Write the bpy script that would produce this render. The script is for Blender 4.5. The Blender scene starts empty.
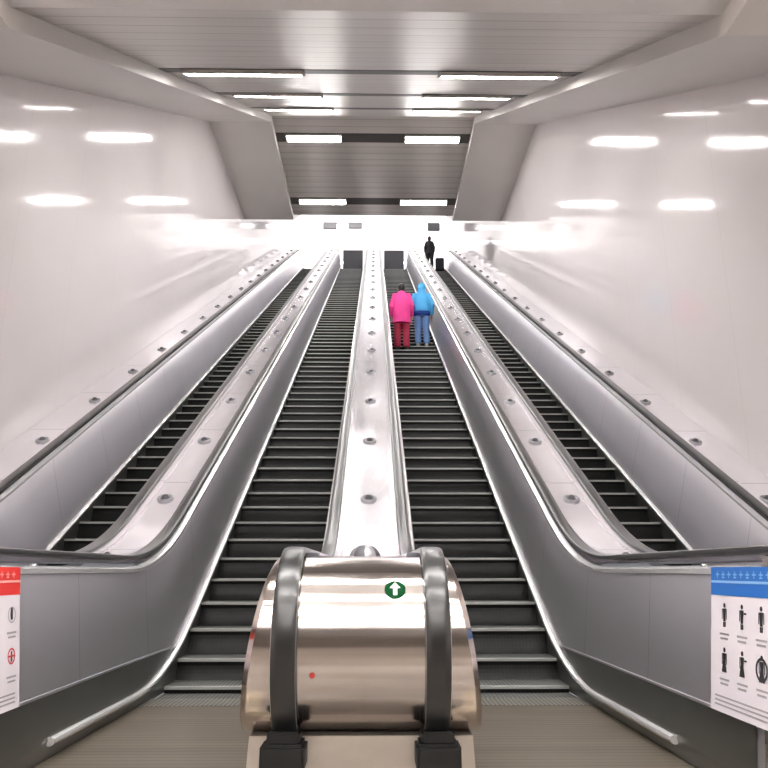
import bpy, bmesh, math, random
from mathutils import Vector, Matrix
random.seed(4)
C = bpy.context.scene.collection
PI = math.pi
HC = 0.88                      # eye height
T30 = math.tan(math.radians(30))
Y0, RISE = 5.69, 14.4
Y1 = Y0 + RISE / T30           # top bend
WALL_X = 4.05

# ------------------------------------------------------------------ materials
def new_mat(name):
    m = bpy.data.materials.new(name); m.use_nodes = True
    nt = m.node_tree; b = nt.nodes['Principled BSDF']
    return m, nt, b

def lin(c):
    return tuple(((v/255)/12.92 if v/255 <= .04045 else ((v/255+.055)/1.055)**2.4) for v in c) + (1,)

def mat(name, rgb, rough=.5, metal=0., coat=0., spec=.5, emit=0., emit_rgb=None, noise=0., nscale=(1,1,1), bump=0., bscale=(1,1,1), rnoise=0.):
    m, nt, b = new_mat(name)
    L = nt.links.new
    b.inputs['Base Color'].default_value = lin(rgb)
    b.inputs['Roughness'].default_value = rough
    b.inputs['Metallic'].default_value = metal
    b.inputs['Coat Weight'].default_value = coat
    b.inputs['Coat Roughness'].default_value = .05
    b.inputs['Specular IOR Level'].default_value = spec
    if emit:
        b.inputs['Emission Color'].default_value = lin(emit_rgb or rgb)
        b.inputs['Emission Strength'].default_value = emit
    if noise or bump or rnoise:
        tc = nt.nodes.new('ShaderNodeTexCoord')
    if noise or rnoise:
        mp = nt.nodes.new('ShaderNodeMapping'); mp.inputs['Scale'].default_value = nscale
        L(tc.outputs['Object'], mp.inputs[0])
        n = nt.nodes.new('ShaderNodeTexNoise'); n.inputs['Scale'].default_value = 1; n.inputs['Detail'].default_value = 3
        L(mp.outputs[0], n.inputs[0])
        if noise:
            r = nt.nodes.new('ShaderNodeMixRGB'); r.blend_type = 'MULTIPLY'; r.inputs[0].default_value = 1
            r.inputs[1].default_value = lin(rgb)
            mr = nt.nodes.new('ShaderNodeMapRange'); mr.inputs[1].default_value = .3; mr.inputs[2].default_value = .7
            mr.inputs[3].default_value = 1-noise; mr.inputs[4].default_value = 1+noise*.3
            L(n.outputs['Fac'], mr.inputs[0]); L(mr.outputs[0], r.inputs[2]); L(r.outputs[0], b.inputs['Base Color'])
        if rnoise:
            mr = nt.nodes.new('ShaderNodeMapRange'); mr.inputs[1].default_value = .3; mr.inputs[2].default_value = .7
            mr.inputs[3].default_value = max(rough-rnoise, .02); mr.inputs[4].default_value = rough+rnoise
            L(n.outputs['Fac'], mr.inputs[0]); L(mr.outputs[0], b.inputs['Roughness'])
    if bump:
        mp = nt.nodes.new('ShaderNodeMapping'); mp.inputs['Scale'].default_value = bscale
        L(tc.outputs['Object'], mp.inputs[0])
        n = nt.nodes.new('ShaderNodeTexNoise'); n.inputs['Scale'].default_value = 1; n.inputs['Detail'].default_value = 2
        L(mp.outputs[0], n.inputs[0])
        bp = nt.nodes.new('ShaderNodeBump'); bp.inputs['Strength'].default_value = bump; bp.inputs['Distance'].default_value = .05
        L(n.outputs['Fac'], bp.inputs['Height']); L(bp.outputs[0], b.inputs['Normal'])
    return m

def stripes(m, axis, period, gap, dark, bump=.0, dist=.01):
    """thin dark joints every `period` metres along an object axis, multiplied into the base colour"""
    nt = m.node_tree; b = nt.nodes['Principled BSDF']; L = nt.links.new
    tc = nt.nodes.new('ShaderNodeTexCoord'); sx = nt.nodes.new('ShaderNodeSeparateXYZ'); L(tc.outputs['Object'], sx.inputs[0])
    d = nt.nodes.new('ShaderNodeMath'); d.operation = 'DIVIDE'; L(sx.outputs[axis], d.inputs[0]); d.inputs[1].default_value = period
    f = nt.nodes.new('ShaderNodeMath'); f.operation = 'FRACT'; L(d.outputs[0], f.inputs[0])
    g = nt.nodes.new('ShaderNodeMath'); g.operation = 'GREATER_THAN'; L(f.outputs[0], g.inputs[0]); g.inputs[1].default_value = gap/period
    mr = nt.nodes.new('ShaderNodeMapRange'); L(g.outputs[0], mr.inputs[0]); mr.inputs[3].default_value = dark; mr.inputs[4].default_value = 1
    mx = nt.nodes.new('ShaderNodeMixRGB'); mx.blend_type = 'MULTIPLY'; mx.inputs[0].default_value = 1
    src = b.inputs['Base Color']
    if src.is_linked: L(src.links[0].from_socket, mx.inputs[1])
    else: mx.inputs[1].default_value = src.default_value
    L(mr.outputs[0], mx.inputs[2]); L(mx.outputs[0], src)
    if bump:
        bp = nt.nodes.new('ShaderNodeBump'); bp.inputs['Strength'].default_value = bump; bp.inputs['Distance'].default_value = dist
        L(g.outputs[0], bp.inputs['Height'])
        if b.inputs['Normal'].is_linked: L(b.inputs['Normal'].links[0].from_socket, bp.inputs['Normal'])
        L(bp.outputs[0], b.inputs['Normal'])
    return m

M = {}
M['wall'] = mat('white_enamel_wall', (242,236,236), .08, spec=.36, noise=.04, nscale=(.4,.35,.5), bump=.035, bscale=(1,.35,2.2))
stripes(M['wall'], 1, 1.5, .012, .93)
M['soffit'] = mat('soffit_board', (222,218,214), .45, noise=.04, nscale=(.8,.8,.8))
M['slat'] = mat('ceiling_slats', (208,202,196), .36, metal=.2, noise=.10, nscale=(.15,5,.5))
stripes(M['slat'], 1, .30, .022, .62, bump=.3)
M['plain_ceiling'] = mat('plain_ceiling', (236,234,233), .6, noise=.03)
M['slot'] = mat('dark_slot', (62,58,54), .5, noise=.1, nscale=(3,3,3))
M['diffuser'] = mat('lit_diffuser', (255,252,246), .5, emit=44, emit_rgb=(255,251,249))
M['diffuser_soft'] = mat('soft_lit_panel', (255,252,246), .5, emit=4, emit_rgb=(255,252,252))
M['added_glow'] = mat('added_glow_ceiling', (240,238,238), .5, emit=1.05, emit_rgb=(255,251,252), noise=.04)  # ceiling glow added to whiten the upper hall and the wall reflections there
M['housing'] = mat('lamp_housing', (210,205,200), .4, noise=.03)
M['steel'] = mat('brushed_steel_panel', (212,211,216), .32, metal=.84, noise=.05, nscale=(1,.9,.3))
stripes(M['steel'], 1, 1.2, .006, .6)
M['deck'] = mat('steel_deck', (250,247,252), .2, metal=.8, noise=.06, nscale=(4,.7,.7), rnoise=.04)
stripes(M['deck'], 1, 1.36, .012, .5)
M['drum'] = mat('polished_steel_drum', (206,197,191), .17, metal=1., noise=.5, nscale=(.25,5,13), rnoise=.05, bump=.10, bscale=(.3,9,9))  # strong banded colour noise paints in the reflected light and dark bands
def aniso(m, a, rot):
    b = m.node_tree.nodes['Principled BSDF']; b.inputs['Anisotropic'].default_value = a; b.inputs['Anisotropic Rotation'].default_value = rot
aniso(M['deck'], .75, 0.)
M['plinth'] = mat('grey_plinth', (128,128,124), .32, metal=.85, noise=.15, nscale=(2,1.2,3))
M['bright'] = mat('bright_moulding', (244,244,244), .2, metal=.6, noise=.04, nscale=(2,2,2))
M['rubber'] = mat('handrail_rubber', (11,12,12), .34, spec=.45, coat=.5, noise=.15, nscale=(6,6,6))
M['stud'] = mat('stud_metal', (165,165,168), .35, metal=.7, noise=.2, nscale=(30,30,30))
M['stud_dark'] = mat('stud_dark', (84,84,90), .4, noise=.1, nscale=(30,30,30))
M['base'] = mat('newel_base', (206,197,186), .35, metal=.5, noise=.12, nscale=(5,5,9))
M['inlet'] = mat('inlet_black', (16,16,16), .5, noise=.1, nscale=(20,20,20))
M['riser'] = mat('step_riser', (12,13,12), .4, spec=.22, noise=.2, nscale=(3,3,3))
stripes(M['riser'], 0, .03, .012, .45, bump=.4, dist=.004)
M['tread'] = mat('step_tread', (128,130,126), .45, metal=.4, noise=.15, nscale=(4,4,4))
stripes(M['tread'], 0, .03, .012, .4, bump=.4, dist=.004)
M['nose'] = mat('step_nose', (176,178,174), .42, metal=.4, noise=.15, nscale=(5,5,5))
M['plate'] = mat('ribbed_floor_plate', (148,138,122), .36, metal=.75, noise=.22, nscale=(.6,5,1))
b_ = M['rubber'].node_tree.nodes['Principled BSDF']; b_.inputs['Sheen Weight'].default_value = .2; b_.inputs['Sheen Roughness'].default_value = .35; b_.inputs['Coat IOR'].default_value = 1.7; b_.inputs['Coat Roughness'].default_value = .25
stripes(M['plate'], 1, .06, .02, .78, bump=.3, dist=.004)
M['comb'] = mat('comb_plate', (172,170,160), .35, metal=.7, noise=.1, nscale=(4,4,4))
stripes(M['comb'], 0, .03, .012, .4)
M['floor'] = mat('granite_floor', (128,120,111), .3, noise=.12, nscale=(6,6,6), coat=.2)
stripes(M['floor'], 1, .6, .008, .7); stripes(M['floor'], 0, .6, .008, .7)
M['blue'] = mat('sign_blue', (36,108,192), .4, noise=.04)
M['lightblue'] = mat('sign_light_blue', (140,186,232), .4, noise=.03)
M['red'] = mat('sign_red', (222,52,48), .4, noise=.04)
M['pinkline'] = mat('sign_pink_line', (245,170,164), .4, noise=.03)
M['paper'] = mat('sign_white', (236,230,236), .4, noise=.03)
M['ink'] = mat('sign_ink', (44,44,48), .5, noise=.05)
M['greyink'] = mat('sign_grey_ink', (168,164,170), .5, noise=.05)
M['redink'] = mat('sign_red_ink', (206,74,70), .5, noise=.05)
M['green'] = mat('mark_green', (0,66,30), .7, spec=.1, noise=.05)
M['white'] = mat('mark_white', (245,250,245), .4, noise=.02)
M['barrier'] = mat('barrier_grey', (70,70,76), .45, noise=.25, nscale=(1.5,1.5,1.2))
M['hang'] = mat('hanging_sign_grey', (150,150,152), .4, noise=.1)
M['hang_dark'] = mat('hanging_sign_dark', (74,76,80), .4, noise=.1)
M['skin'] = mat('skin', (214,170,146), .5, noise=.05, nscale=(8,8,8))
M['hair'] = mat('black_hair', (26,20,20), .45, noise=.3, nscale=(60,60,8))
M['pink'] = mat('pink_coat', (250,72,160), .75, noise=.14, nscale=(7,7,4))
M['maroon'] = mat('red_trousers', (176,44,74), .8, noise=.2, nscale=(9,9,4))
M['sky'] = mat('blue_jacket', (84,186,246), .7, noise=.12, nscale=(7,7,4))
M['navy'] = mat('blue_hem', (24,70,160), .7, noise=.15, nscale=(9,9,4))
M['denim'] = mat('light_blue_trousers', (112,150,206), .8, noise=.2, nscale=(9,9,4))
M['black'] = mat('dark_cloth', (34,34,40), .75, noise=.2, nscale=(9,9,4))
M['shoe'] = mat('dark_shoe', (40,36,40), .5, noise=.2, nscale=(9,9,9))
M['paleshoe'] = mat('pale_shoe', (206,206,214), .5, noise=.1, nscale=(9,9,9))

# ------------------------------------------------------------------ helpers
def mk(name, bm, mats, parent=None, smooth=False, loc=None):
    me = bpy.data.meshes.new(name)
    bmesh.ops.recalc_face_normals(bm, faces=bm.faces)
    bm.to_mesh(me); bm.free()
    if not isinstance(mats, (list, tuple)): mats = [mats]
    for x in mats: me.materials.append(x)
    if smooth:
        me.polygons.foreach_set('use_smooth', [True]*len(me.polygons))
        if smooth != 'all': me.set_sharp_from_angle(angle=math.radians(35))
    o = bpy.data.objects.new(name, me); C.objects.link(o)
    if loc is not None: o.location = loc
    if parent is not None: o.parent = parent
    return o

def thing(name, label, cat, loc=(0,0,0), group=None):
    o = bpy.data.objects.new(name, None); C.objects.link(o); o.location = loc
    o.empty_display_size = .2
    o['label'] = label; o['category'] = cat
    if group: o['group'] = group
    return o

def structure(name, bm, m, smooth=False):
    o = mk(name, bm, m, smooth=smooth); o['kind'] = 'structure'; return o

def box(bm, x0, x1, y0, y1, z0, z1, mi=0, bev=0.):
    v = [bm.verts.new(p) for p in ((x0,y0,z0),(x1,y0,z0),(x1,y1,z0),(x0,y1,z0),(x0,y0,z1),(x1,y0,z1),(x1,y1,z1),(x0,y1,z1))]
    fs = []
    for q in ((3,2,1,0),(4,5,6,7),(0,1,5,4),(1,2,6,5),(2,3,7,6),(3,0,4,7)):
        f = bm.faces.new([v[i] for i in q]); f.material_index = mi; fs.append(f)
    if bev:
        es = list({e for f in fs for e in f.edges})
        bmesh.ops.bevel(bm, geom=es, offset=bev, segments=2, affect='EDGES')
    return fs

def grid(bm, rows, mi=0, close_u=False, cap=False):
    """rows of 3D points -> quad strip surface"""
    V = [[bm.verts.new(p) for p in r] for r in rows]
    n = len(V[0])
    for a, b in zip(V[:-1], V[1:]):
        for i in range(n if close_u else n-1):
            j = (i+1) % n
            f = bm.faces.new((a[i], a[j], b[j], b[i])); f.material_index = mi
    if cap:
        for r in (V[0], V[-1]):
            f = bm.faces.new(r); f.material_index = mi
    return V

def bend(y, w=.7):
    """height of the escalator's pitch line at distance y, with rounded bends"""
    def ramp(d):
        if d <= -w: return 0.
        if d >= w: return d
        return (d+w)**2/(4*w)
    return T30*(ramp(y-Y0) - ramp(y-Y1))

def stations(a, b, w=.8):
    ys = [a]
    y = a
    while y < b - 1e-6:
        near = min(abs(y-Y0), abs(y-Y1)) < w+.15
        step = .08 if near else .6
        for k in (Y0, Y1):
            if y < k-w-.1 < y+step: step = k-w-.1-y
        y = min(y+max(step, .02), b); ys.append(y)
    return ys

# ------------------------------------------------------------------ setting
CY = [(-9,3.9),(4.24,3.84),(15.5,10.9),(20.6,10.9),(31.6,17.6),(46,17.6)]
CY = [(y, z+HC) for y, z in CY]
def ceil_z(y):
    for (a,za),(b,zb) in zip(CY[:-1], CY[1:]):
        if a <= y <= b: return za + (zb-za)*(y-a)/(b-a)
SX, DROP = 2.52, .17
mats_for = [M['plain_ceiling'], M['slat'], M['slat'], M['added_glow'], M['added_glow']]
names = ['ceiling', 'ceiling.001', 'ceiling.002', 'ceiling.003', 'ceiling.004']
for (a,za),(b,zb),mm,nm in zip(CY[:-1], CY[1:], mats_for, names):
    bm = bmesh.new(); hw_ = WALL_X if a > 31 else SX+.02
    grid(bm, [[(-hw_,a,za),(-hw_,b,zb)],[(hw_,a,za),(hw_,b,zb)]])
    o = structure('ceiling', bm, mm)
for k, s in enumerate((-1, 1)):
    bm = bmesh.new()
    rows = []
    for y, z in CY[:-1]:
        rows.append([(s*SX, y, z+.05),(s*SX, y, z-DROP),(s*WALL_X, y, z-DROP)])
    grid(bm, rows)
    structure('trim_%d' % (k+1), bm, M['soffit'])
for nm, s in (('wall_left',-1),('wall_right',1)):
    bm = bmesh.new(); box(bm, min(s*WALL_X, s*(WALL_X+.2)), max(s*WALL_X, s*(WALL_X+.2)), -9, 46, 0, 19.2)
    structure(nm, bm, M['wall'])
bm = bmesh.new(); box(bm, -WALL_X, WALL_X, 45.8, 46, RISE, 19.2); structure('wall_back', bm, M['wall'])
bm = bmesh.new(); box(bm, -WALL_X, WALL_X, -9.2, -9, 0, 5); structure('wall_front', bm, M['floor'])
bm = bmesh.new(); box(bm, -WALL_X, WALL_X, -9, 5.3, -.15, 0); structure('floor', bm, M['floor'])
bm = bmesh.new(); box(bm, -WALL_X, WALL_X, Y1+.3, 45.8, RISE-.2, RISE); structure('floor', bm, M['floor'])

# ------------------------------------------------------------------ ceiling lights in dark slots
LIGHT_ROWS = [(7.4,'first'),(10.1,'second'),(12.95,'third'),(16.4,'fourth'),(19.7,'fifth')]
rowword = {'first':'in the nearest slot of the sloping ceiling',
           'second':'in the second slot of the sloping ceiling',
           'third':'in the third slot of the sloping ceiling',
           'fourth':'in the nearer slot of the level ceiling',
           'fifth':'in the farther slot of the level ceiling'}
def light(x, y, label, group, length=1.39, wid=.26, soft=False):
    z = ceil_z(y); dz = (ceil_z(y+.05)-ceil_z(y-.05))/.1; a = math.atan(dz)
    t = thing('ceiling_light', label, 'light', (x, y, z), group); t.rotation_euler = (a,0,0)
    bm = bmesh.new()
    L, W = length/2, wid/2
    for (x0,x1,y0,y1) in ((-L-.03,L+.03,-W-.03,-W),(-L-.03,L+.03,W,W+.03),(-L-.03,-L,-W,W),(L,L+.03,-W,W)):
        box(bm, x0,x1,y0,y1,-.05,-.005)
    mk('housing', bm, M['housing'], t)
    bm = bmesh.new(); box(bm, -L+.002, L-.002, -W+.002, W-.002, -.045, -.006, bev=.01)
    mk('diffuser', bm, M['diffuser_soft' if soft else 'diffuser'], t)
    return t
n = 3
for y, k in LIGHT_ROWS:
    z = ceil_z(y); a = math.atan((ceil_z(y+.05)-ceil_z(y-.05))/.1)
    bm = bmesh.new(); box(bm, -SX+.01, SX-.01, -.2, .2, -.004, .02)
    o = structure('trim_%d' % n, bm, M['slot']); o.location = (0,y,z-.001); o.rotation_euler = (a,0,0); n += 1
    for s, side in ((-1,'left'),(1,'right')):
        light(s*1.54, y, 'lit strip light, %s one of two %s' % (side, rowword[k]), 'light strips in the escalator ceiling')
for y, w in ((3.0,'closest to the stairs'),(.9,'second from the stairs'),(-1.5,'third from the stairs'),(-4.0,'fourth from the stairs'),(-6.8,'by the back wall')):  # unseen lamps added behind the view for fill and bright bands on the drum
    for s, side in ((-1,'left'),(1,'right')):
        light(s*1.32, y, 'added unseen ceiling light over the lower hall %s, %s side' % (w, side), 'added unseen lights of the lower hall', 2.3, .22)
for i, y in enumerate((32.6, 34.4, 36.2, 39.0, 42.0)):
    w = ('nearest the stair top','second from the stair top','third from the stair top','fourth from the stair top','deepest in the hall')[i]
    for s, side in ((-1,'left'),(1,'right')):
        light(s*1.7, y, 'lit white ceiling light of the upper hall, %s, %s side' % (w, side), 'lights of the upper hall', 1.8, .5, True)
for i, (x, w, h, mm, lab) in enumerate(((3.1,.62,.42,'hang_dark','small dark grey sign box hung from the upper hall ceiling at right'),
                                   (-2.25,.7,.36,'hang','light grey sign box hung from upper hall ceiling, left one'),
                                   (-.95,.7,.32,'hang','light grey sign box hung from upper hall ceiling near centre'))):
    y = 33.6; zc = CY[-1][1]
    t = thing('hanging_sign', lab, 'sign', (x, y, zc-.25-h), 'signs hung over the upper landing')
    bm = bmesh.new(); box(bm, -w/2, w/2, -.06, .06, 0, h, bev=.015); mk('sign_box', bm, M[mm], t)
    for s in (-1,1):
        bm = bmesh.new(); box(bm, s*w*.35-.01, s*w*.35+.01, -.01, .01, h-.002, h+.25); mk('hanger_rod', bm, M['housing'], t)

# ------------------------------------------------------------------ balustrades
YN_TOP = 32.3
ZC, RN = .59, .36               # newel arc centre height and radius
H_TOP = ZC + RN                 # .94 : height of deck edge above pitch line
H_BAR = .088

stud_mesh = None
def make_stud_mesh():
    bm = bmesh.new(); N = 20
    prof = [(.075,0),(.075,.012),(.068,.022),(.054,.022),(.046,.012)]
    rows = [[(r*math.cos(2*PI*i/N), r*math.sin(2*PI*i/N), z) for i in range(N)] for r, z in prof]
    grid(bm, rows, 0, close_u=True)
    prof2 = [(.046,.012),(.034,.014),(.03,.03),(.022,.042),(.008,.047)]
    rows = [[(r*math.cos(2*PI*i/N), r*math.sin(2*PI*i/N), z) for i in range(N)] for r, z in prof2]
    V = grid(bm, rows, 1, close_u=True); f = bm.faces.new(V[-1]); f.material_index = 1
    bmesh.ops.recalc_face_normals(bm, faces=bm.faces)
    me = bpy.data.meshes.new('stud'); bm.to_mesh(me); bm.free()
    me.materials.append(M['stud']); me.materials.append(M['stud_dark'])
    for p in me.polygons: p.use_smooth = True
    return me
stud_mesh = make_stud_mesh()

def sweep_yz(bm, path, prof, mi=0):
    """path: (y,z) points; prof: (x, n) points, n measured along the path's outward normal"""
    rows = []
    for i, (y, z) in enumerate(path):
        a = path[max(i-1,0)]; b = path[min(i+1,len(path)-1)]
        ty, tz = b[0]-a[0], b[1]-a[1]; l = math.hypot(ty, tz); ty/=l; tz/=l
        ny, nz = -tz, ty
        rows.append([(x, y+ny*nn, z+nz*nn) for x, nn in prof])
    grid(bm, rows, mi, close_u=True, cap=True)

def balustrade(label, cx, sides, yn, base_y, group='stainless balustrades between the escalators', mark=False, studs_x=0., flare=0.):
    """sides: list of two (sign, handrail_edge_offset, bar_offset, is_lane) measured from cx"""
    t = thing('balustrade', label, 'balustrade', (cx, yn, 0), group)
    off = -yn
    def P(bm):   # geometry is authored in (x-cx, world y, z); move to the thing's origin
        bmesh.ops.translate(bm, verts=bm.verts, vec=(0, off, 0)); return bm
    S = {s: (e, b, lane) for s, e, b, lane in sides}
    def edge(s, h):                          # half width at height h above the pitch line
        e, b, lane = S[s]
        if not lane: return e
        f = (h-H_BAR)/(H_TOP-H_BAR)
        return b + (e-b)*f
    ys = stations(yn, YN_TOP)
    for s in (-1, 1):
        e, b, lane = S[s]
        if not lane: continue
        # side panel between skirt moulding and handrail
        bm = bmesh.new()
        hs = [H_BAR, .5, .86, .885]
        rows = [[(s*(edge(s,h)+(-.012 if h>.87 else 0)), y, bend(y)+h) for h in hs] for y in ys]
        grid(bm, rows); mk('side_panel', P(bm), M['steel'], t, smooth=True)
        # skirt below the moulding
        bm = bmesh.new()
        rows = [[(s*(b+.001), y, max(bend(y, .35)-.35, 0.0)), (s*(b+.001), y, bend(y)+H_BAR)] for y in stations(max(yn, base_y), YN_TOP)]
        grid(bm, rows); mk('skirt', P(bm), M['plinth'], t, smooth=True)
        # plinth band and its ledge line on the two landings
        for a_, b_, zt in ((max(yn+.02, base_y), 6.02, .30), ):
            bm = bmesh.new(); rows = []
            for y in stations(a_, b_):
                h = max(zt-bend(y), H_BAR+.001)
                rows.append([(s*(edge(s,H_BAR)+.004), y, bend(y)+H_BAR), (s*(edge(s,h)+.004), y, bend(y)+h)])
            grid(bm, rows); mk('plinth_band', P(bm), M['plinth'], t)
            bm = bmesh.new(); rows = []
            for y in stations(a_, b_-.02):
                h = max(zt-bend(y), H_BAR+.001); x = edge(s,h); z = bend(y)+h
                rows.append([(s*(x+.0035),y,z-.008),(s*(x+.010),y,z-.006),(s*(x+.010),y,z+.006),(s*(x+.001),y,z+.008)])
            grid(bm, rows, close_u=True, cap=True); mk('ledge_line', P(bm), M['steel'], t)
        # bright skirt moulding
        bm = bmesh.new()
        path = [(y, bend(y)+H_BAR) for y in stations(3.74, YN_TOP-.5)]
        K = 10
        prof = [(s*(b+.012)+.024*math.cos(2*PI*i/K), .021*math.sin(2*PI*i/K)) for i in range(K)]
        sweep_yz(bm, path, prof); mk('skirt_moulding', P(bm), M['bright'], t, smooth=True)
        # handrail guide : bright strip under the rubber
        bm = bmesh.new()
        path = [(y, bend(y)+.875) for y in stations(yn, YN_TOP)]
        prof = [(s*(e+.004), -.02), (s*(e+.022), -.012), (s*(e+.022), .012), (s*(e-.02), .026), (s*(e-.02), -.02)]
        sweep_yz(bm, path, prof); mk('handrail_guide', P(bm), M['bright'], t, smooth=True)
        # handrail : round both newels
        path = []
        NA = 22
        for i in range(NA+1):
            a = -PI*.5 - .0 - PI*i/NA
            path.append((yn + RN*math.cos(a), ZC + RN*math.sin(a)))
        path = [(yn+.1, ZC-RN)] + path
        path += [(y, bend(y)+H_TOP) for y in ys[1:-1]]
        zt = RISE
        for i in range(NA+1):
            a = PI*.5 - PI*i/NA
            path.append((YN_TOP + RN*math.cos(a), zt+ZC+RN*math.sin(a)))
        path += [(YN_TOP-.1, zt+ZC-RN)]
        path = [(y, z) for y, z in path]
        path.reverse()
        # profile on the outside of the loop (normal points outward for the reversed path)
        w, hgt = .098, .034
        xs = e-.049
        prof = []
        for i in range(14):
            a = 2*PI*i/14
            cx_, cn_ = math.cos(a), math.sin(a)
            prof.append((s*xs + w/2*math.copysign(abs(cx_)**.6, cx_), -.004 + hgt/2 + hgt/2*math.copysign(abs(cn_)**.6, cn_)))
        prof = [(x, -n_) for x, n_ in prof]
        bm = bmesh.new(); sweep_yz(bm, path, prof); mk('handrail', P(bm), M['rubber'], t, smooth=True)
    # deck between the handrails
    def inner(s):
        e, b, lane = S[s]; return e-.10 if lane else e
    bm = bmesh.new()
    xl, xr = -inner(-1), inner(1)
    rail = .05
    prof = []
    L_lane, R_lane = S[-1][2], S[1][2]
    prof.append((xl-(.09 if L_lane else 0), H_TOP-.03)); 
    if L_lane: prof += [(xl, H_TOP-.03),(xl, H_TOP+.004),(xl+rail, H_TOP+.004),(xl+rail+.002, H_TOP-.012)]
    else: prof += [(xl, H_TOP-.012)]
    if R_lane: prof += [(xr-rail-.002, H_TOP-.012),(xr-rail, H_TOP+.004),(xr, H_TOP+.004),(xr, H_TOP-.03)]
    else: prof += [(xr, H_TOP-.012)]
    prof.append((xr+(.09 if R_lane else 0), H_TOP-.03))
    rows = [[(x, y, bend(y)+h) for x, h in prof] for y in ys]
    grid(bm, rows); mk('deck', P(bm), M['deck'], t, smooth=True)
    # studs along the deck
    k = 0; y = 3.97+(1.36 if mark else 0)
    while y < 31.5:
        if y > yn:
            sl = math.atan((bend(y+.02)-bend(y-.02))/.04)
            o = bpy.data.objects.new('deck_stud', stud_mesh); C.objects.link(o); o.parent = t
            o.location = ((xl+xr)/2+studs_x, y+off, bend(y)+H_TOP-.013); o.rotation_euler = (sl, 0, 0)
        y += 1.36
    if mark:
        bm = bmesh.new(); N = 24
        prof = [(.085,0),(.085,.012),(.080,.030),(.066,.052),(.044,.068),(.02,.075)]
        V = grid(bm, [[(r*math.cos(2*PI*i/N), r*math.sin(2*PI*i/N), z) for i in range(N)] for r, z in prof], close_u=True); bm.faces.new(V[-1])
        for i, f in enumerate(bm.faces):
            if f.calc_center_median().z > .02 and (i//3) % 2: f.material_index = 1
        o = mk('deck_dome', bm, [M['stud'], M['stud_dark']], t, smooth=True, loc=((xl+xr)/2, 3.97+off, H_TOP-.013))
    # newels : drum, base, handrail inlets at the foot; same at the head
    for foot in (True, False):
        sg = -1 if foot else 1
        yc, zb = (yn, 0.) if foot else (YN_TOP, RISE)
        bm = bmesh.new(); rows = []
        NA = 28
        for i in range(NA+1):
            a = PI*.5 - PI*i/NA
            r = RN-.012
            y = yc + sg*r*math.cos(a); h = ZC + r*math.sin(a)
            l, r_ = edge(-1, h), edge(1, h)
            if flare:
                l = r_ = edge(1, H_TOP) + flare*max((H_TOP-h)/.70, 0)**.6
            cham = .02
            rows.append([(-l-.002, yc+sg*max(r*math.cos(a)-cham,0), h+zb if h > ZC else h+zb), (-l+cham, y, h+zb), (xl, y, h+zb), (xr, y, h+zb), (r_-cham, y, h+zb), (r_+.002, yc+sg*max(r*math.cos(a)-cham,0), h+zb)])
        V = grid(bm, rows)
        # cheeks
        for col in (0, -1):
            try: bm.faces.new([r[col] for r in V])
            except ValueError: pass
        # underside back to the base
        hb = ZC-RN+.012
        grid(bm, [[(-edge(-1,hb), yc, hb+zb), (edge(1,hb), yc, hb+zb)], [(-edge(-1,hb), yc-sg*.5, hb+zb), (edge(1,hb), yc-sg*.5, hb+zb)]])
        mk('newel_drum', P(bm), M['drum'], t, smooth=True)
        bm = bmesh.new()
        by = base_y if foot else YN_TOP+.06
        ye = max(by+.3, yc+.3) if foot else YN_TOP-.4
        hb2 = ZC-RN+.02
        l0, l1 = S[-1][1], edge(-1, hb2); r0, r1 = S[1][1], edge(1, hb2)
        ins = .006
        if flare: l0 = r0 = .455; l1 = r1 = .445
        rows = [[(-.424, by, zb+.002), (.424, by, zb+.002), (.424, ye, zb+.002), (-.424, ye, zb+.002)], [(-.424, by, zb+.03), (.424, by, zb+.03), (.424, ye, zb+.03), (-.424, ye, zb+.03)]] if flare else []
        rows += [[(-l0+ins, by, zb+(.04 if flare else .002)), (r0-ins, by, zb+(.04 if flare else .002)), (r0-ins, ye, zb+(.04 if flare else .002)), (-l0+ins, ye, zb+(.04 if flare else .002))],
                [(-l0+ins, by, zb+.08), (r0-ins, by, zb+.08), (r0-ins, ye, zb+.08), (-l0+ins, ye, zb+.08)],
                [(-l1+ins, by, zb+hb2), (r1-ins, by, zb+hb2), (r1-ins, ye, zb+hb2), (-l1+ins, ye, zb+hb2)]]
        grid(bm, rows, close_u=True, cap=True)
        mk('newel_base', P(bm), M['base'], t)
        for s in (-1, 1):
            e, b, lane = S[s]
            if not lane: continue
            bm = bmesh.new(); xs = s*(e-.049)
            y_a, y_b = (by-.13, by+.02) if foot else (by-.02, by+.13)
            box(bm, xs-.085, xs+.085, y_a, y_b, zb+.15, zb+.245, bev=.012)
            box(bm, xs-.062, xs+.062, min(y_a,y_b)+.02, max(y_a,y_b)-.02, zb+.24, zb+.285, bev=.008)
            mk('handrail_inlet', P(bm), M['inlet'], t)
    if mark:
        # round green direction mark with a white arrow on the upper drum
        bm = bmesh.new()
        a = math.radians(38); r = RN-.012
        N = 24
        cy, cz = yn - r*math.cos(a), ZC + r*math.sin(a)
        up = Vector((0, math.sin(a), math.cos(a))); nrm = Vector((0, -math.cos(a), math.sin(a)))
        def pt(u, v, d):
            # wrap on the drum
            aa = a + v/r
            return (.132+u, yn-(r+d)*math.cos(aa), ZC+(r+d)*math.sin(aa))
        cen = bm.verts.new(pt(0,0,.003))
        ring = [bm.verts.new(pt(.042*math.cos(2*PI*i/N), .042*math.sin(2*PI*i/N), .003)) for i in range(N)]
        for i in range(N): bm.faces.new((cen, ring[i], ring[(i+1)%N]))
        mo = mk('direction_mark', P(bm), M['green'], t)
        bm = bmesh.new()
        def poly(pts):
            f = bm.faces.new([bm.verts.new(pt(u,v,.0055)) for u, v in pts])
        poly([(-.008,-.028),(.008,-.028),(.008,.006),(-.008,.006)])
        poly([(-.022,.004),(.022,.004),(0,.032)])
        mk('arrow', P(bm), M['white'], mo)
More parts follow.
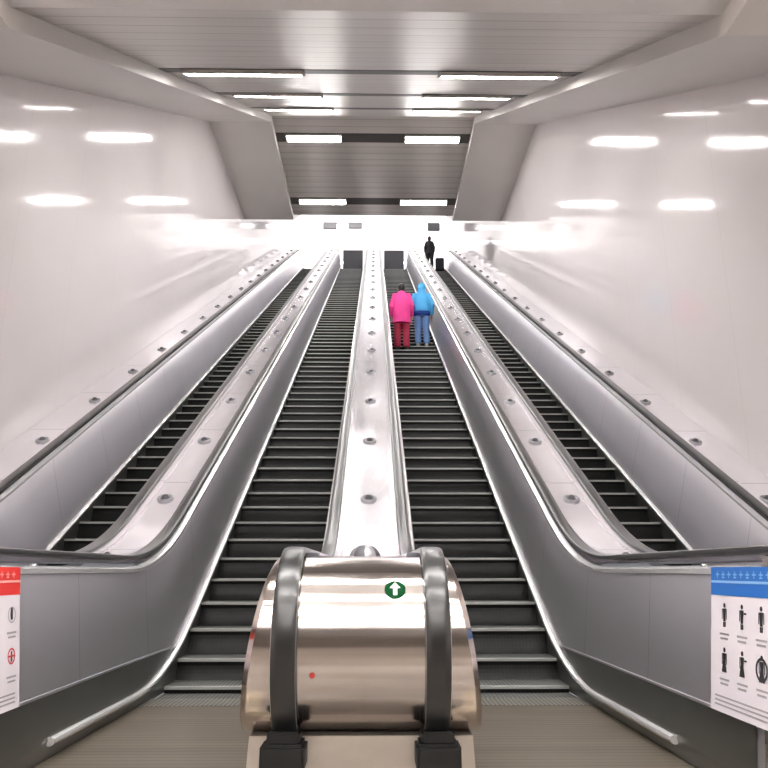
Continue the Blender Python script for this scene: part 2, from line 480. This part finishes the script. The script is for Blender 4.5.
        bm = bmesh.new()
        a2 = math.radians(-16)
        def pt2(u, v, d):
            aa = a2+v/r; return (-.185+u, yn-(r+d)*math.cos(aa), ZC+(r+d)*math.sin(aa))
        ring = [bm.verts.new(pt2(.011*math.cos(2*PI*i/16), .011*math.sin(2*PI*i/16), .003)) for i in range(16)]
        bm.faces.new(ring); o = mk('red_button', P(bm), M['redink'], t); o['label'] = 'small red dot'
    return t, edge

YN, YS = 3.23, 2.94
balustrade('wide stainless centre balustrade ending in the round newel with green arrow mark', 0., [(-1,.343,.43,True),(1,.343,.43,True)], YN, 3.06, mark=True, flare=.135)
_, edgeL = balustrade('stainless balustrade with the red topped notice on its foot, left of centre', -1.88, [(-1,.272,.375,True),(1,.272,.375,True)], YS, 3.0)
_, edgeR = balustrade('stainless balustrade with the blue topped notice on its foot, right of centre', 1.89, [(-1,.272,.375,True),(1,.272,.375,True)], YS, 3.0)
balustrade('stainless balustrade running along the left white wall', -3.76, [(-1,.285,.285,False),(1,.305,.53,True)], YS, 3.0, group='stainless balustrades along the walls', studs_x=.09)
balustrade('stainless balustrade running along the right white wall', 3.78, [(-1,.275,.50,True),(1,.265,.265,False)], YS, 3.0, group='stainless balustrades along the walls', studs_x=-.09)

# ------------------------------------------------------------------ escalators
def make_step_mesh(w):
    bm = bmesh.new(); hw = w/2
    # profile: nose at (0,0); riser down with a slight outward belly; tread back
    N = 7
    ris = [(0.0,-.022)]
    for i in range(1, N+1):
        f = i/N; ris.append((.012 - .09*f*f, -.022-.208*f))
    rows = [[(-hw,y,z),(hw,y,z)] for y, z in ris]
    grid(bm, rows, 0)
    grid(bm, [[(-hw,0,-.022),(hw,0,-.022)],[(-hw,-.002,-.003),(hw,-.002,-.003)],[(-hw,.004,0),(hw,.004,0)],[(-hw,.03,0),(hw,.03,0)]], 2)
    grid(bm, [[(-hw,.03,0),(hw,.03,0)],[(-hw,.40,0),(hw,.40,0)]], 1)
    grid(bm, [[(-hw,.40,0),(hw,.40,0)],[(-hw,.40,-.05),(hw,.40,-.05)]], 1)
    for s in (-1,1):
        bm.faces.new([bm.verts.new((s*hw,y,z)) for y, z in [(0,0)]+ris+[(.40,-.05),(.40,0)]]).material_index = 0
    bmesh.ops.recalc_face_normals(bm, faces=bm.faces)
    me = bpy.data.meshes.new('step'); bm.to_mesh(me); bm.free()
    for x in (M['riser'], M['tread'], M['nose']): me.materials.append(x)
    return me
NSTEP = 72
def escalator(label, x0, x1):
    cx, w = (x0+x1)/2, x1-x0-.012
    t = thing('escalator', label, 'escalator', (cx, 5.38, 0), 'four parallel escalators')
    me = make_step_mesh(w)
    for k in range(0, NSTEP+1):
        y = Y0 + .2/T30*k; z = bend(y, .32)
        if k == 0: y, z = 5.70, .045
        o = bpy.data.objects.new('step', me); C.objects.link(o); o.parent = t
        o.location = (0, y-5.38, z)
    hw = w/2
    bm = bmesh.new(); box(bm, -hw, hw, .06, .335, -.05, -.004); mk('entry_tread', bm, M['tread'], t)
    bm = bmesh.new()
    nt_ = 30
    box(bm, -hw, hw, -.28, 0, .001, .014, bev=.002)
    for i in range(nt_):
        x = -hw+.02+(w-.04)*i/(nt_-1); box(bm, x-.005, x+.005, -.001, .035, -.002, .010)
    mk('comb_plate', bm, M['comb'], t)
    bm = bmesh.new(); box(bm, -hw, hw, 2.7-5.38, -.282, .001, .012, bev=.002)
    mk('floor_plate', bm, M['plate'], t)
    yt = Y1+.55-5.38
    bm = bmesh.new(); box(bm, -hw, hw, yt, yt+.28, RISE+.001, RISE+.014, bev=.002); mk('comb_plate', bm, M['comb'], t)
    bm = bmesh.new(); box(bm, -hw, hw, yt+.282, yt+2.6, RISE+.001, RISE+.012, bev=.002); mk('floor_plate', bm, M['plate'], t)
    return t
escalator('black stepped escalator in the narrow lane along the left wall', -3.23, -2.255)
escalator('empty black stepped escalator directly left of the centre balustrade', -1.505, -.43)
escalator('black stepped escalator right of the centre balustrade, carrying pink and blue riders', .43, 1.515)
escalator('black stepped escalator in the narrow lane along the right wall', 2.265, 3.28)

# dark barriers closing the head of the two middle lanes
for s, side in ((-1,'left'),(1,'right')):
    t = thing('barrier_board', 'dark grey barrier board across the head of the middle %s escalator' % side, 'barrier', (s*.97, Y1+.62, RISE+.015), 'barriers at the stair head')
    bm = bmesh.new(); box(bm, -.47, .47, -.02, .02, .04, 1.17, bev=.01); mk('board', bm, M['barrier'], t)
    for q in (-.4,.4):
        bm = bmesh.new(); box(bm, q-.03, q+.03, -.16, .16, 0, .04, bev=.008); mk('foot', bm, M['stud'], t)

# ------------------------------------------------------------------ notices on the side balustrades
def notice(s, label, header, line, kind):
    hy0, hy1, z0, z1 = 2.68, (3.38 if s < 0 else 3.31), .305, .892
    e_b, e_t = .375, .272
    CX = 1.88 if s < 0 else 1.89
    def X(h, d): return s*(CX - (e_b + (e_t-e_b)*(h-H_BAR)/(H_TOP-H_BAR)) - d)
    t = thing('notice_board', label, 'sign', (X(.6,0), (hy0+hy1)/2, .6), 'notices on the balustrade ends')
    o0 = Vector(t.location)
    W = hy1-hy0
    # u: 0 at far edge (hy1) .. W at near edge; v: 0 bottom .. H top
    def pt(u, v, d): return Vector((X(z0+v, d+.024), hy1-u, z0+v)) - o0
    def quad(bm, u0, u1, v0, v1, d, mi=0):
        f = bm.faces.new([bm.verts.new(pt(u,v,d)) for u, v in ((u0,v0),(u1,v0),(u1,v1),(u0,v1))]); f.material_index = mi
    def disc(bm, u, v, r, d, r2=0, mi=0, N=20):
        o = [bm.verts.new(pt(u+r*math.cos(2*PI*i/N), v+r*math.sin(2*PI*i/N), d)) for i in range(N)]
        if r2:
            n_ = [bm.verts.new(pt(u+r2*math.cos(2*PI*i/N), v+r2*math.sin(2*PI*i/N), d)) for i in range(N)]
            for i in range(N): bm.faces.new((o[i],o[(i+1)%N],n_[(i+1)%N],n_[i])).material_index = mi
        else: bm.faces.new(o).material_index = mi
    H = z1-z0
    bm = bmesh.new()
    rows = [[pt(0,v,d) for v, d in ((0,.004),(H,.004),(H,.014),(0,.014))], [pt(W,v,d) for v, d in ((0,.004),(H,.004),(H,.014),(0,.014))]]
    grid(bm, rows, close_u=True, cap=True); mk('board', bm, M['paper'], t)
    for u, v in ((.05,.06),(.05,.40),(W-.16,.06),(W-.16,.40)):
        bm = bmesh.new()
        rows = [[pt(u+.012*math.cos(2*PI*i/10), v+.012*math.sin(2*PI*i/10), d_) for i in range(10)] for d_ in (-.0205, .0035)]
        grid(bm, rows, close_u=True, cap=True); mk('standoff', bm, M['bright'], t)
    bm = bmesh.new(); quad(bm, 0, W, H-.118, H, .0155); hd = mk('header', bm, M[header], t)
    bm = bmesh.new()
    quad(bm, .0, W, H-.066, H-.056, .017)
    for i in range(9):   # blurred title characters
        u = .05+i*.052
        quad(bm, u, u+.030, H-.034, H-.028, .017); quad(bm, u+.011, u+.017, H-.046, H-.018, .017)
        if i % 2: quad(bm, u+.003, u+.027, H-.046, H-.041, .017)
    mk('title_text', bm, M[line], hd)
    d = .0155
    cols = [.125, .275, .425, .52][:3] if kind == 'blue' else [.075,.22,.37,.5]
    bg = bmesh.new()
    for r, v in enumerate((.385, .205)):
        for c, u in enumerate(cols):
            bm = bmesh.new()
            if kind == 'blue':
                disc(bm, u, v+.043, .010, d)
                bm.faces.new([bm.verts.new(pt(a,b,d)) for a, b in ((u-.009,v-.022),(u+.009,v-.022),(u+.015,v+.030),(u-.015,v+.030))])
                quad(bm, u-.0215, u-.016, v-.014, v+.029, d); quad(bm, u+.016, u+.0215, v-.014, v+.029, d) if c != 1 else quad(bm, u+.016, u+.036, v+.014, v+.021, d)
                quad(bm, u-.011, u-.001, v-.045, v-.024, d); quad(bm, u+.001, u+.011, v-.045, v-.024, d)
                if r == 1:
                    bm.faces.new([bm.verts.new(pt(a,b,d+.0008)) for a, b in ((u-.022,v-.045),(u+.022,v-.045),(u+.008,v+.01),(u-.008,v+.01))])
                if r == 1 and c == 2: disc(bm, u, v, .045, d+.001, .034)
            elif r == 0:
                disc(bm, u, v, .034, d, .029, mi=2)
                quad(bm, u-.008, u+.010, v-.020, v+.018, d+.0006); disc(bm, u+.001, v+.022, .008, d+.0006)
            else:
                disc(bm, u, v+.01, .034, d, .026, mi=1)
                quad(bm, u-.028, u+.028, v+.006, v+.014, d+.0006, 1)
                quad(bm, u-.006, u+.006, v-.012, v+.03, d+.0003)
            mk('pictogram', bm, [M['ink'], M['redink'], M['greyink']], t)
            for q in range(2):
                quad(bg, u-.042+.006*q, u+.042-.01*q, v-.078-.018*q, v-.070-.018*q, d)
    for q in range(3):
        quad(bg, .04, W-.05-.06*q, .058-.017*q, .065-.017*q, d)
    mk('caption_text', bg, M['greyink'], t)
notice(-1, 'white notice with red header and prohibition pictograms on left balustrade end', 'red', 'pinkline', 'red')
notice(1, 'white notice with blue header and rows of dark pictograms on right balustrade end', 'blue', 'lightblue', 'blue')

# ------------------------------------------------------------------ people
def tube(bm, pts, radii, N=12, squash=None):
    rows = []
    pts = [Vector(p) for p in pts]
    for i, p in enumerate(pts):
        a = pts[max(i-1,0)]; b = pts[min(i+1,len(pts)-1)]
        d = (b-a).normalized()
        u = d.cross(Vector((0,1,0)))
        if u.length < .1: u = d.cross(Vector((1,0,0)))
        u.normalize(); v = d.cross(u)
        r = radii[i]; rx, ry = r if isinstance(r, tuple) else (r, r)
        rows.append([p + u*rx*math.cos(2*PI*k/N) + v*ry*math.sin(2*PI*k/N) for k in range(N)])
    grid(bm, rows, close_u=True, cap=True)

def ellipsoid(bm, c, r, seg=16):
    m = Matrix.Translation(Vector(c)) @ Matrix.Diagonal((r[0], r[1], r[2], 1))
    bmesh.ops.create_uvsphere(bm, u_segments=seg, v_segments=seg//2+2, radius=1, matrix=m)

def remesh(o, v, it=4):
    m = o.modifiers.new('union', 'REMESH'); m.mode = 'VOXEL'; m.voxel_size = v; m.use_smooth_shade = True
    s = o.modifiers.new('smooth', 'SMOOTH'); s.factor = .5; s.iterations = it

def hand(bm, w, d, side):
    """palm + four bent fingers + thumb; w wrist, d pointing direction"""
    w = Vector(w); d = Vector(d).normalized(); fwd = Vector((0,1,0)); fwd = (fwd - d*fwd.dot(d)).normalized()
    inn = d.cross(fwd)*side
    tube(bm, [w-d*.01, w+d*.045, w+d*.085], [(.026,.02),(.036,.018),(.034,.015)], 10)
    for i, (o, l) in enumerate(((.030,.068),(.010,.078),(-.010,.073),(-.029,.056))):
        b = w + d*.08 + fwd*o
        tube(bm, [b, b+d*l*.5+inn*.004, b+d*l*.85+inn*.02, b+d*l+inn*.034], [.0095,.009,.008,.0065], 8)
    b = w+d*.025+fwd*.026
    tube(bm, [b, b+fwd*.026+d*.025, b+fwd*.034+d*.055+inn*.01], [.012,.0105,.008], 8)

def person(label, loc, H, coat, coat_len, legs, shoe, hem=None, hood=False, head_fwd=.02, stance=.0, arm=(.0,.0), shoulder=.20, coat_w=1., hand_up=False):
    t = thing('person', label, 'person', loc, 'riders on the escalators')
    k = H/1.62
    def S(p): return (p[0]*k, p[1]*k, p[2]*k)
    hipz, shz, hdz = .83, 1.32, 1.50
    # joints
    lean = head_fwd
    neck = (0, lean*.7, 1.36); head = (0, lean+.01, hdz)
    hips = {s: (s*.09, 0, .84) for s in (-1,1)}
    knees = {s: (s*.095, .03+s*stance*.3, .46) for s in (-1,1)}
    ankles = {s: (s*.10, -.01+s*stance*.4, .085) for s in (-1,1)}
    sho = {s: (s*(shoulder-.03), lean*.5, shz) for s in (-1,1)}
    elb = {s: (s*(shoulder+.06), -.03+lean*.4, 1.05) for s in (-1,1)}
    wri = {s: (s*(shoulder+.05), .10+lean*.4, .83) for s in (-1,1)}
    if hand_up:
        elb[1] = (shoulder+.09, .02, 1.07); wri[1] = (shoulder+.13, .20, 1.02)
    bm = bmesh.new()
    tube(bm, [S(p) for p in ((0,0,.80),(0,0,.92),(0,.0,1.06),(0,lean*.3,1.2),(0,lean*.5,1.31),(0,lean*.6,1.36))], [(.15*k,.10*k),(.15*k,.10*k),(.125*k,.09*k),(.15*k,.10*k),(.15*k,.09*k),(.06*k,.06*k)], 18)
    tube(bm, [S((0,lean*.5,1.31)), S((0,lean*.8,1.40)), S((0,lean,1.46))], [.062*k,.055*k,.055*k], 14)
    ellipsoid(bm, S(head), (.075*k,.092*k,.112*k), 20)
    hx, hy, hz = S(head)
    ellipsoid(bm, (hx, hy+.055*k, hz-.05*k), (.05*k,.045*k,.06*k))            # jaw
    tube(bm, [(hx,hy+.082*k,hz+.02*k),(hx,hy+.104*k,hz-.022*k),(hx,hy+.09*k,hz-.032*k)], [.009*k,.015*k,.012*k], 8)   # nose
    tube(bm, [(hx-.022*k,hy+.088*k,hz-.062*k),(hx,hy+.097*k,hz-.062*k),(hx+.022*k,hy+.088*k,hz-.062*k)], [.006*k,.010*k,.006*k], 8)  # lips
    for s in (-1,1):
        ellipsoid(bm, (hx+s*.075*k, hy-.002, hz-.012*k), (.010*k,.020*k,.030*k), 10)  # ears
        tube(bm, [S(hips[s]), S(knees[s]), S((knees[s][0], knees[s][1]-.01, .34)), S(ankles[s])], [.082*k,.055*k,.056*k,.036*k])
        tube(bm, [S(ankles[s]), S((ankles[s][0], ankles[s][1]+.03, .05)), S((ankles[s][0]*1.1, ankles[s][1]+.15, .035))], [.036*k,.036*k,.028*k])
        tube(bm, [S(sho[s]), S(elb[s]), S(wri[s])], [.048*k,.038*k,.027*k])
        d = Vector(wri[s])-Vector(elb[s])
        hand(bm, S(wri[s]), d, s)
    body = mk('body', bm, M['skin'], t, smooth='all'); remesh(body, .0065, 2)
    bm = bmesh.new()
    for s in (-1,1): ellipsoid(bm, (hx+s*.03*k, hy+.079*k, hz+.012*k), (.013*k,.010*k,.008*k), 10)
    mk('eyes', bm, M['shoe'], t, smooth='all')
    # hair
    bm = bmesh.new()
    ellipsoid(bm, (hx, hy-.012*k, hz+.022*k), (.084*k,.096*k,.106*k), 20)
    ellipsoid(bm, (hx, hy-.045*k, hz-.045*k), (.072*k,.055*k,.07*k), 16)
    cut = [v for v in bm.verts if v.co.y > hy+.05*k and v.co.z < hz+.055*k]
    bmesh.ops.delete(bm, geom=cut, context='VERTS')
    mk('hair', bm, M['hair'], t, smooth='all')
    # trousers
    bm = bmesh.new()
    tube(bm, [S((0,0,.74)), S((0,0,.86)), S((0,0,.98))], [(.165*k,.115*k),(.172*k,.125*k),(.15*k,.11*k)], 18)
    for s in (-1,1):
        tube(bm, [S((s*.09,0,.86)), S((s*.092,.012,.66)), S(knees[s]), S((ankles[s][0],ankles[s][1]-.005,.24)), S((ankles[s][0],ankles[s][1],.075))],
             [.105*k,.095*k,.082*k,.078*k,.074*k], 14)
    o = mk('trousers', bm, M[legs], t, smooth='all'); remesh(o, .012, 3)
    # coat with sleeves
    bm = bmesh.new(); z0 = coat_len
    cw = coat_w
    tube(bm, [S(p) for p in ((0,0,z0),(0,0,(z0+1.0)/2),(0,0,1.02),(0,lean*.3,1.18),(0,lean*.5,1.29),(0,lean*.6,1.36),(0,lean*.75,1.40))],
         [(.205*k*cw,.15*k),(.20*k*cw,.15*k),(.185*k*cw,.138*k),(.19*k*cw,.135*k),(.17*k*cw,.11*k),(.10*k,.085*k),(.075*k,.075*k)], 22)
    for s in (-1,1):
        w_ = Vector(elb[s]).lerp(Vector(wri[s]), .93)
        tube(bm, [S((sho[s][0]*.6, sho[s][1], sho[s][2]-.01)), S(sho[s]), S(elb[s]), S(tuple(w_))], [.07*k,.078*k,.064*k,.050*k], 14)
    if hood:
        ellipsoid(bm, (hx, hy-.03*k, hz+.006*k), (.105*k,.112*k,.135*k), 20)
        tube(bm, [S((0,lean*.5,1.32)), (hx,hy-.03*k,hz-.06*k)], [(.12*k,.10*k),(.10*k,.095*k)], 16)
    o = mk('jacket' if hood else 'coat', bm, M[coat], t, smooth='all'); remesh(o, .011, 4)
    if hem:
        bm = bmesh.new()
        tube(bm, [S((0,0,z0-.10)), S((0,0,z0-.02)), S((0,0,z0+.02))], [(.19*k,.14*k),(.198*k,.145*k),(.195*k,.142*k)], 22)
        mk('hem', bm, M[hem], t, smooth='all')
    for s in (-1,1):
        bm = bmesh.new(); x, y, _ = ankles[s]
        tube(bm, [S((x,y-.055,.045)), S((x,y,.055)), S((x*1.05,y+.08,.045)), S((x*1.1,y+.16,.036)), S((x*1.1,y+.195,.03))], [(.036*k,.045*k),(.043*k,.054*k),(.046*k,.044*k),(.044*k,.035*k),(.025*k,.022*k)], 14)
        for v in bm.verts: v.co.z = max(v.co.z, .0)
        o = mk('shoe', bm, M[shoe], t, smooth='all'); remesh(o, .01, 2)
    return t
def step_top(y):
    k = math.floor((y-Y0)/(.2/T30)+1e-6); return Y0+.2/T30*k, .2*k
def on_step(k): return Y0+.2/T30*k+.07, .2*k
y, z = on_step(29)
person('person in a long bright pink coat and red trousers riding up, back turned', (.69, y, z+.002), 1.70, 'pink', .62, 'maroon', 'shoe', head_fwd=.10, coat_w=.98, shoulder=.165)
y, z = on_step(30)
person('person in a hooded sky blue jacket beside the pink coat, back turned', (1.19, y, z+.002), 1.62, 'sky', .86, 'denim', 'paleshoe', hem='navy', hood=True, head_fwd=.05, shoulder=.185, coat_w=.9)
y, z = on_step(72)
person('small distant person in dark clothes standing near the head of the right escalator', (2.62, y, z+.002), 1.66, 'black', .70, 'black', 'shoe', head_fwd=.02, shoulder=.14, coat_w=.72)
y, z = on_step(69)
t = thing('suitcase', 'dark upright suitcase behind the distant dark clothed person', 'suitcase', (2.98, y+.03, z+.002))
bm = bmesh.new(); box(bm, -.19,.19,-.12,.12,.05,.66,bev=.03); mk('shell', bm, M['black'], t)
bm = bmesh.new(); tube(bm, [(-.1,-.06,.64),(-.1,-.06,1.0),(-.06,-.06,1.03),(.06,-.06,1.03),(.1,-.06,1.0),(.1,-.06,.64)], [.012]*6, 8); mk('pull_handle', bm, M['shoe'], t)
for a in (-.15,.15):
    for b in (-.08,.08):
        bm = bmesh.new(); tube(bm, [(a-.012,b,.03),(a+.012,b,.03)], [.03,.03], 12); mk('wheel', bm, M['shoe'], t)

# ------------------------------------------------------------------ world, camera
w = bpy.data.worlds.new('hall_air'); bpy.context.scene.world = w; w.use_nodes = True
w.node_tree.nodes['Background'].inputs[0].default_value = (.9,.9,.92,1); w.node_tree.nodes['Background'].inputs[1].default_value = .3
cam = bpy.data.cameras.new('camera'); co = bpy.data.objects.new('camera', cam); C.objects.link(co)
cam.sensor_width = 36; cam.lens = 36*714/768; cam.clip_end = 200
co.location = (.045, 0, HC)
co.rotation_euler = (math.radians(90+14.6), 0, -math.radians(.83))
sc = bpy.context.scene
sc.camera = co
sc.view_settings.view_transform = 'Standard'
sc.view_settings.exposure = .47
sc.cycles.max_bounces = 10; sc.cycles.diffuse_bounces = 6; sc.cycles.glossy_bounces = 6
sc.cycles.sample_clamp_indirect = 10
sc.cycles.caustics_reflective = False
